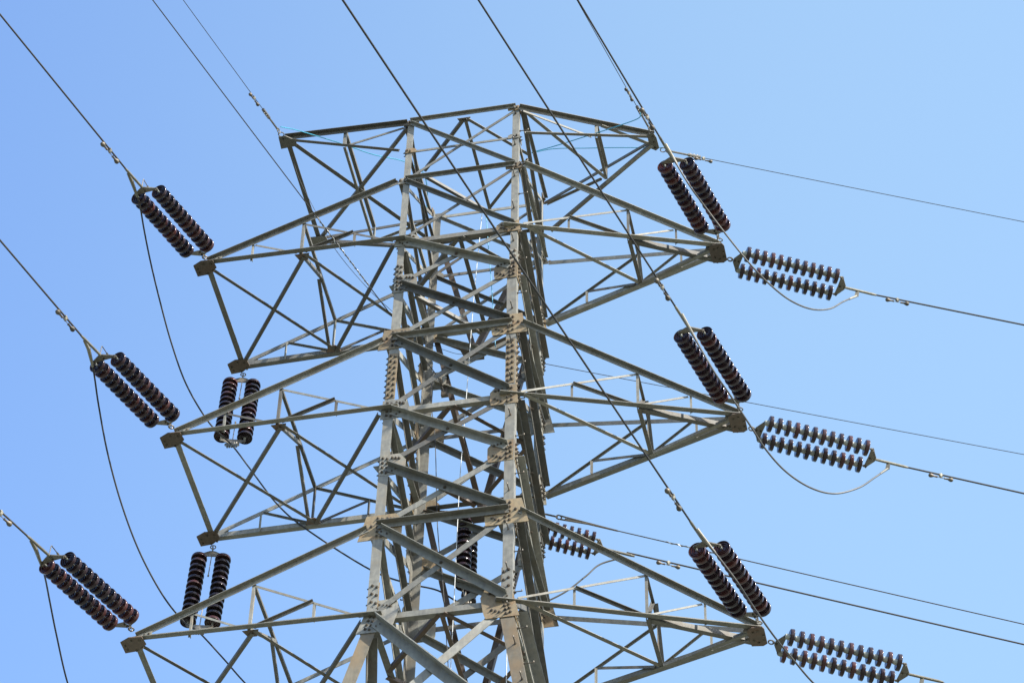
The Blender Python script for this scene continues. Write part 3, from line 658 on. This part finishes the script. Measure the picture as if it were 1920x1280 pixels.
# dampers on the conductors (distance along the wire from the dead-end clamp)
for k, s_, lab in (('L1', .53, 'dumb-bell vibration damper on the conductor above the uppermost left insulators'),
                   ('L2', .52, 'dumb-bell vibration damper on the conductor above the middle left insulators'),
                   ('L3', .7, 'dumb-bell vibration damper on the conductor at the lower left edge'),
                   ('R1', .55, 'dumb-bell vibration damper on the conductor over the right peak tip'),
                   ('R2', .55, 'dumb-bell vibration damper on the conductor above the middle right insulators'),
                   ('R3', .68, 'dumb-bell vibration damper on the conductor above the lowest right insulators'),
                   ('B1', .42, 'dumb-bell vibration damper on the conductor right of the uppermost right insulators'),
                   ('B2', .6, 'dumb-bell vibration damper on the conductor right of the middle right insulators')):
    q, a_, g_ = WIRE[k]; damper(wire_pts(q, a_, g_, s_, 300, n=1)[0], hdir(a_, g_), lab, .44 if k[0] != 'B' else .40, 1.0 if k[0] != 'B' else .85)
q = wire_pts(AP[2]+V(.14, .1, -.06), 66, -5, 3.05, 300, n=1)[0]
damper(q, hdir(66, -5), 'dumb-bell vibration damper on the conductor behind the lowest right cross arm', .40, .85)
# fibre-optic ground wire: comes in at the upper left, is anchored at the far left leg, leaves from the far right leg
cl = V(-.67, 1.10, -4.43)+T
wpt = wire_pts(cl, 194.7, -4, .12, 300, n=60)
fo = cable('optical_cable', wpt, .0095, COND, 'black fibre cable with silver twisted grips coming from the upper left into the tower', 'cable', 'optical ground cables', 6)
o0 = fo.location.copy(); d = hdir(194.7, -4).normalized()
m = MB(); q0 = cl+d*2.75-o0; m.tube(helix(q0, d, 1.9, 11, .012, .01), .0065, 5); m.build('armour_wire', ARMR, fo, True)
m = MB(); c_ = cl-o0
m.ring(c_+d*.1, V(1, 0, 0), .06, .014); m.tube([c_, c_-d*.12-V(0, 0, .05)], .035, 8)
m.prism([c_+V(-.06, .02, -.22), c_+V(.06, .02, -.22), c_+V(.06, .02, .06), c_+V(-.06, .02, .06)], V(0, .06, 0)); m.build('anchor_clamp', BOLT, fo)
cc = V(1.13, 1.28, -7.60)+T
wpt = wire_pts(cc, 66.2, -5, .3, 300, n=60)
fb = cable('optical_cable', wpt, .0095, COND, 'black fibre cable leaving right from the far right leg above the small brown insulators', 'cable', 'optical ground cables', 6)
o0 = fb.location.copy(); d = hdir(66.2, -5).normalized()
m = MB(); m.tube(helix(cc+d*2.0-o0, d, 1.3, 8, .012, .01), .0065, 5); m.build('armour_wire', ARMR, fb, True)
m = MB(); q0 = cc-o0; m.tube([q0-d*.05, q0+d*.18], .016, 6); m.ring(q0+d*.2, d.cross(UP), .045, .012)
m.tube([q0+d*.22+V(0, 0, .04), q0+d*.7+V(0, 0, .02), q0+d*1.2], .014, 6); m.tube([q0+d*.22-V(0, 0, .04), q0+d*.7-V(0, 0, .0), q0+d*1.2], .014, 6); m.build('dead_end_grip', BOLT, fb)
# fibre down-lead
px = [(833, 735), (815, 700), (808, 745), (816, 830), (819, 950), (822, 1010), (830, 1090), (836, 1180), (843, 1290)]
yy = [1.1, .9, .6, .3, .1, 0, -.1, -.2, -.3]
cable('down_lead', spline([at(u, v, y=y_)+T for (u, v), y_ in zip(px, yy)], 8), .008, COND, 'thin black down-lead cable running vertically inside the left side of the tower', 'cable', None, 6)
px = [(548, 295), (563, 340), (596, 405), (629, 468), (690, 541), (745, 592), (800, 640), (845, 660), (870, 664), (884, 660)]
yy = [-1.1, -1.0, -.8, -.5, -.1, .3, .8, 1.2, 1.5, 1.6]
cable('down_lead', spline([at(u, v, y=y_)+T for (u, v), y_ in zip(px, yy)], 8), .005, COND, 'hair-thin grey wire sloping from the left peak tip into the tower', 'cable', None, 6)
# teal bonding cables
px = [(526, 238), (556, 244), (600, 257), (648, 272), (700, 290), (755, 302), (790, 320), (800, 345), (801, 375), (797, 410)]
yy = [-1.9, -1.6, -1.2, -.9, -.5, 0, .3, .6, .9, 1.0]
cable('bonding_cable', spline([at(u, v, y=y_)+T for (u, v), y_ in zip(px, yy)], 8), .009, TEAL, 'teal bonding cable drooping from the left peak tip behind the steel', 'cable', 'teal bonding cables', 6)
px = [(1201, 211), (1197, 222), (1160, 236), (1120, 249), (1060, 268), (1030, 277), (997, 286)]
yy = [-1.3, -1.2, -.9, -.6, -.2, .0, .3]
cable('bonding_cable', spline([at(u, v, y=y_)+T for (u, v), y_ in zip(px, yy)], 8), .009, TEAL, 'teal bonding cable curving down from above the right peak tip', 'cable', 'teal bonding cables', 6)
px = [(1250, 277), (1200, 277), (1150, 277), (1100, 278), (1040, 279), (997, 287)]
yy = [.5, .45, .4, .4, .35, .3]
cable('bonding_cable', spline([at(u, v, y=y_)+T for (u, v), y_ in zip(px, yy)], 8), .008, TEAL, 'teal bonding cable running level from the right peak tip to the tower', 'cable', 'teal bonding cables', 6)
cable('bonding_cable', [at(911, 398, y=.9)+T, at(916, 465, y=.9)+T, at(922, 540, y=.9)+T, at(929, 650, y=.9)+T], .008, TEAL, 'teal cable hanging vertically inside the tower right of the white rope', 'cable', 'teal bonding cables', 6)
# ropes
px = [(904, 400), (891, 530), (885, 600), (880, 670), (870, 800), (862, 900), (857, 1000), (852, 1110), (846, 1230), (843, 1300)]
cable('hanging_rope', spline([at(u, v, y=.55-i*.05)+T for i, (u, v) in enumerate(px)], 4), .007, ROPE, 'long white rope hanging down the middle of the tower', 'rope', None, 6)
cable('hanging_rope', [at(951, 1190, y=.2)+T, at(950, 1235, y=.2)+T, at(949, 1300, y=.2)+T], .008, ROPE, 'short white rope beside the near right leg at the bottom edge', 'rope', None, 6)
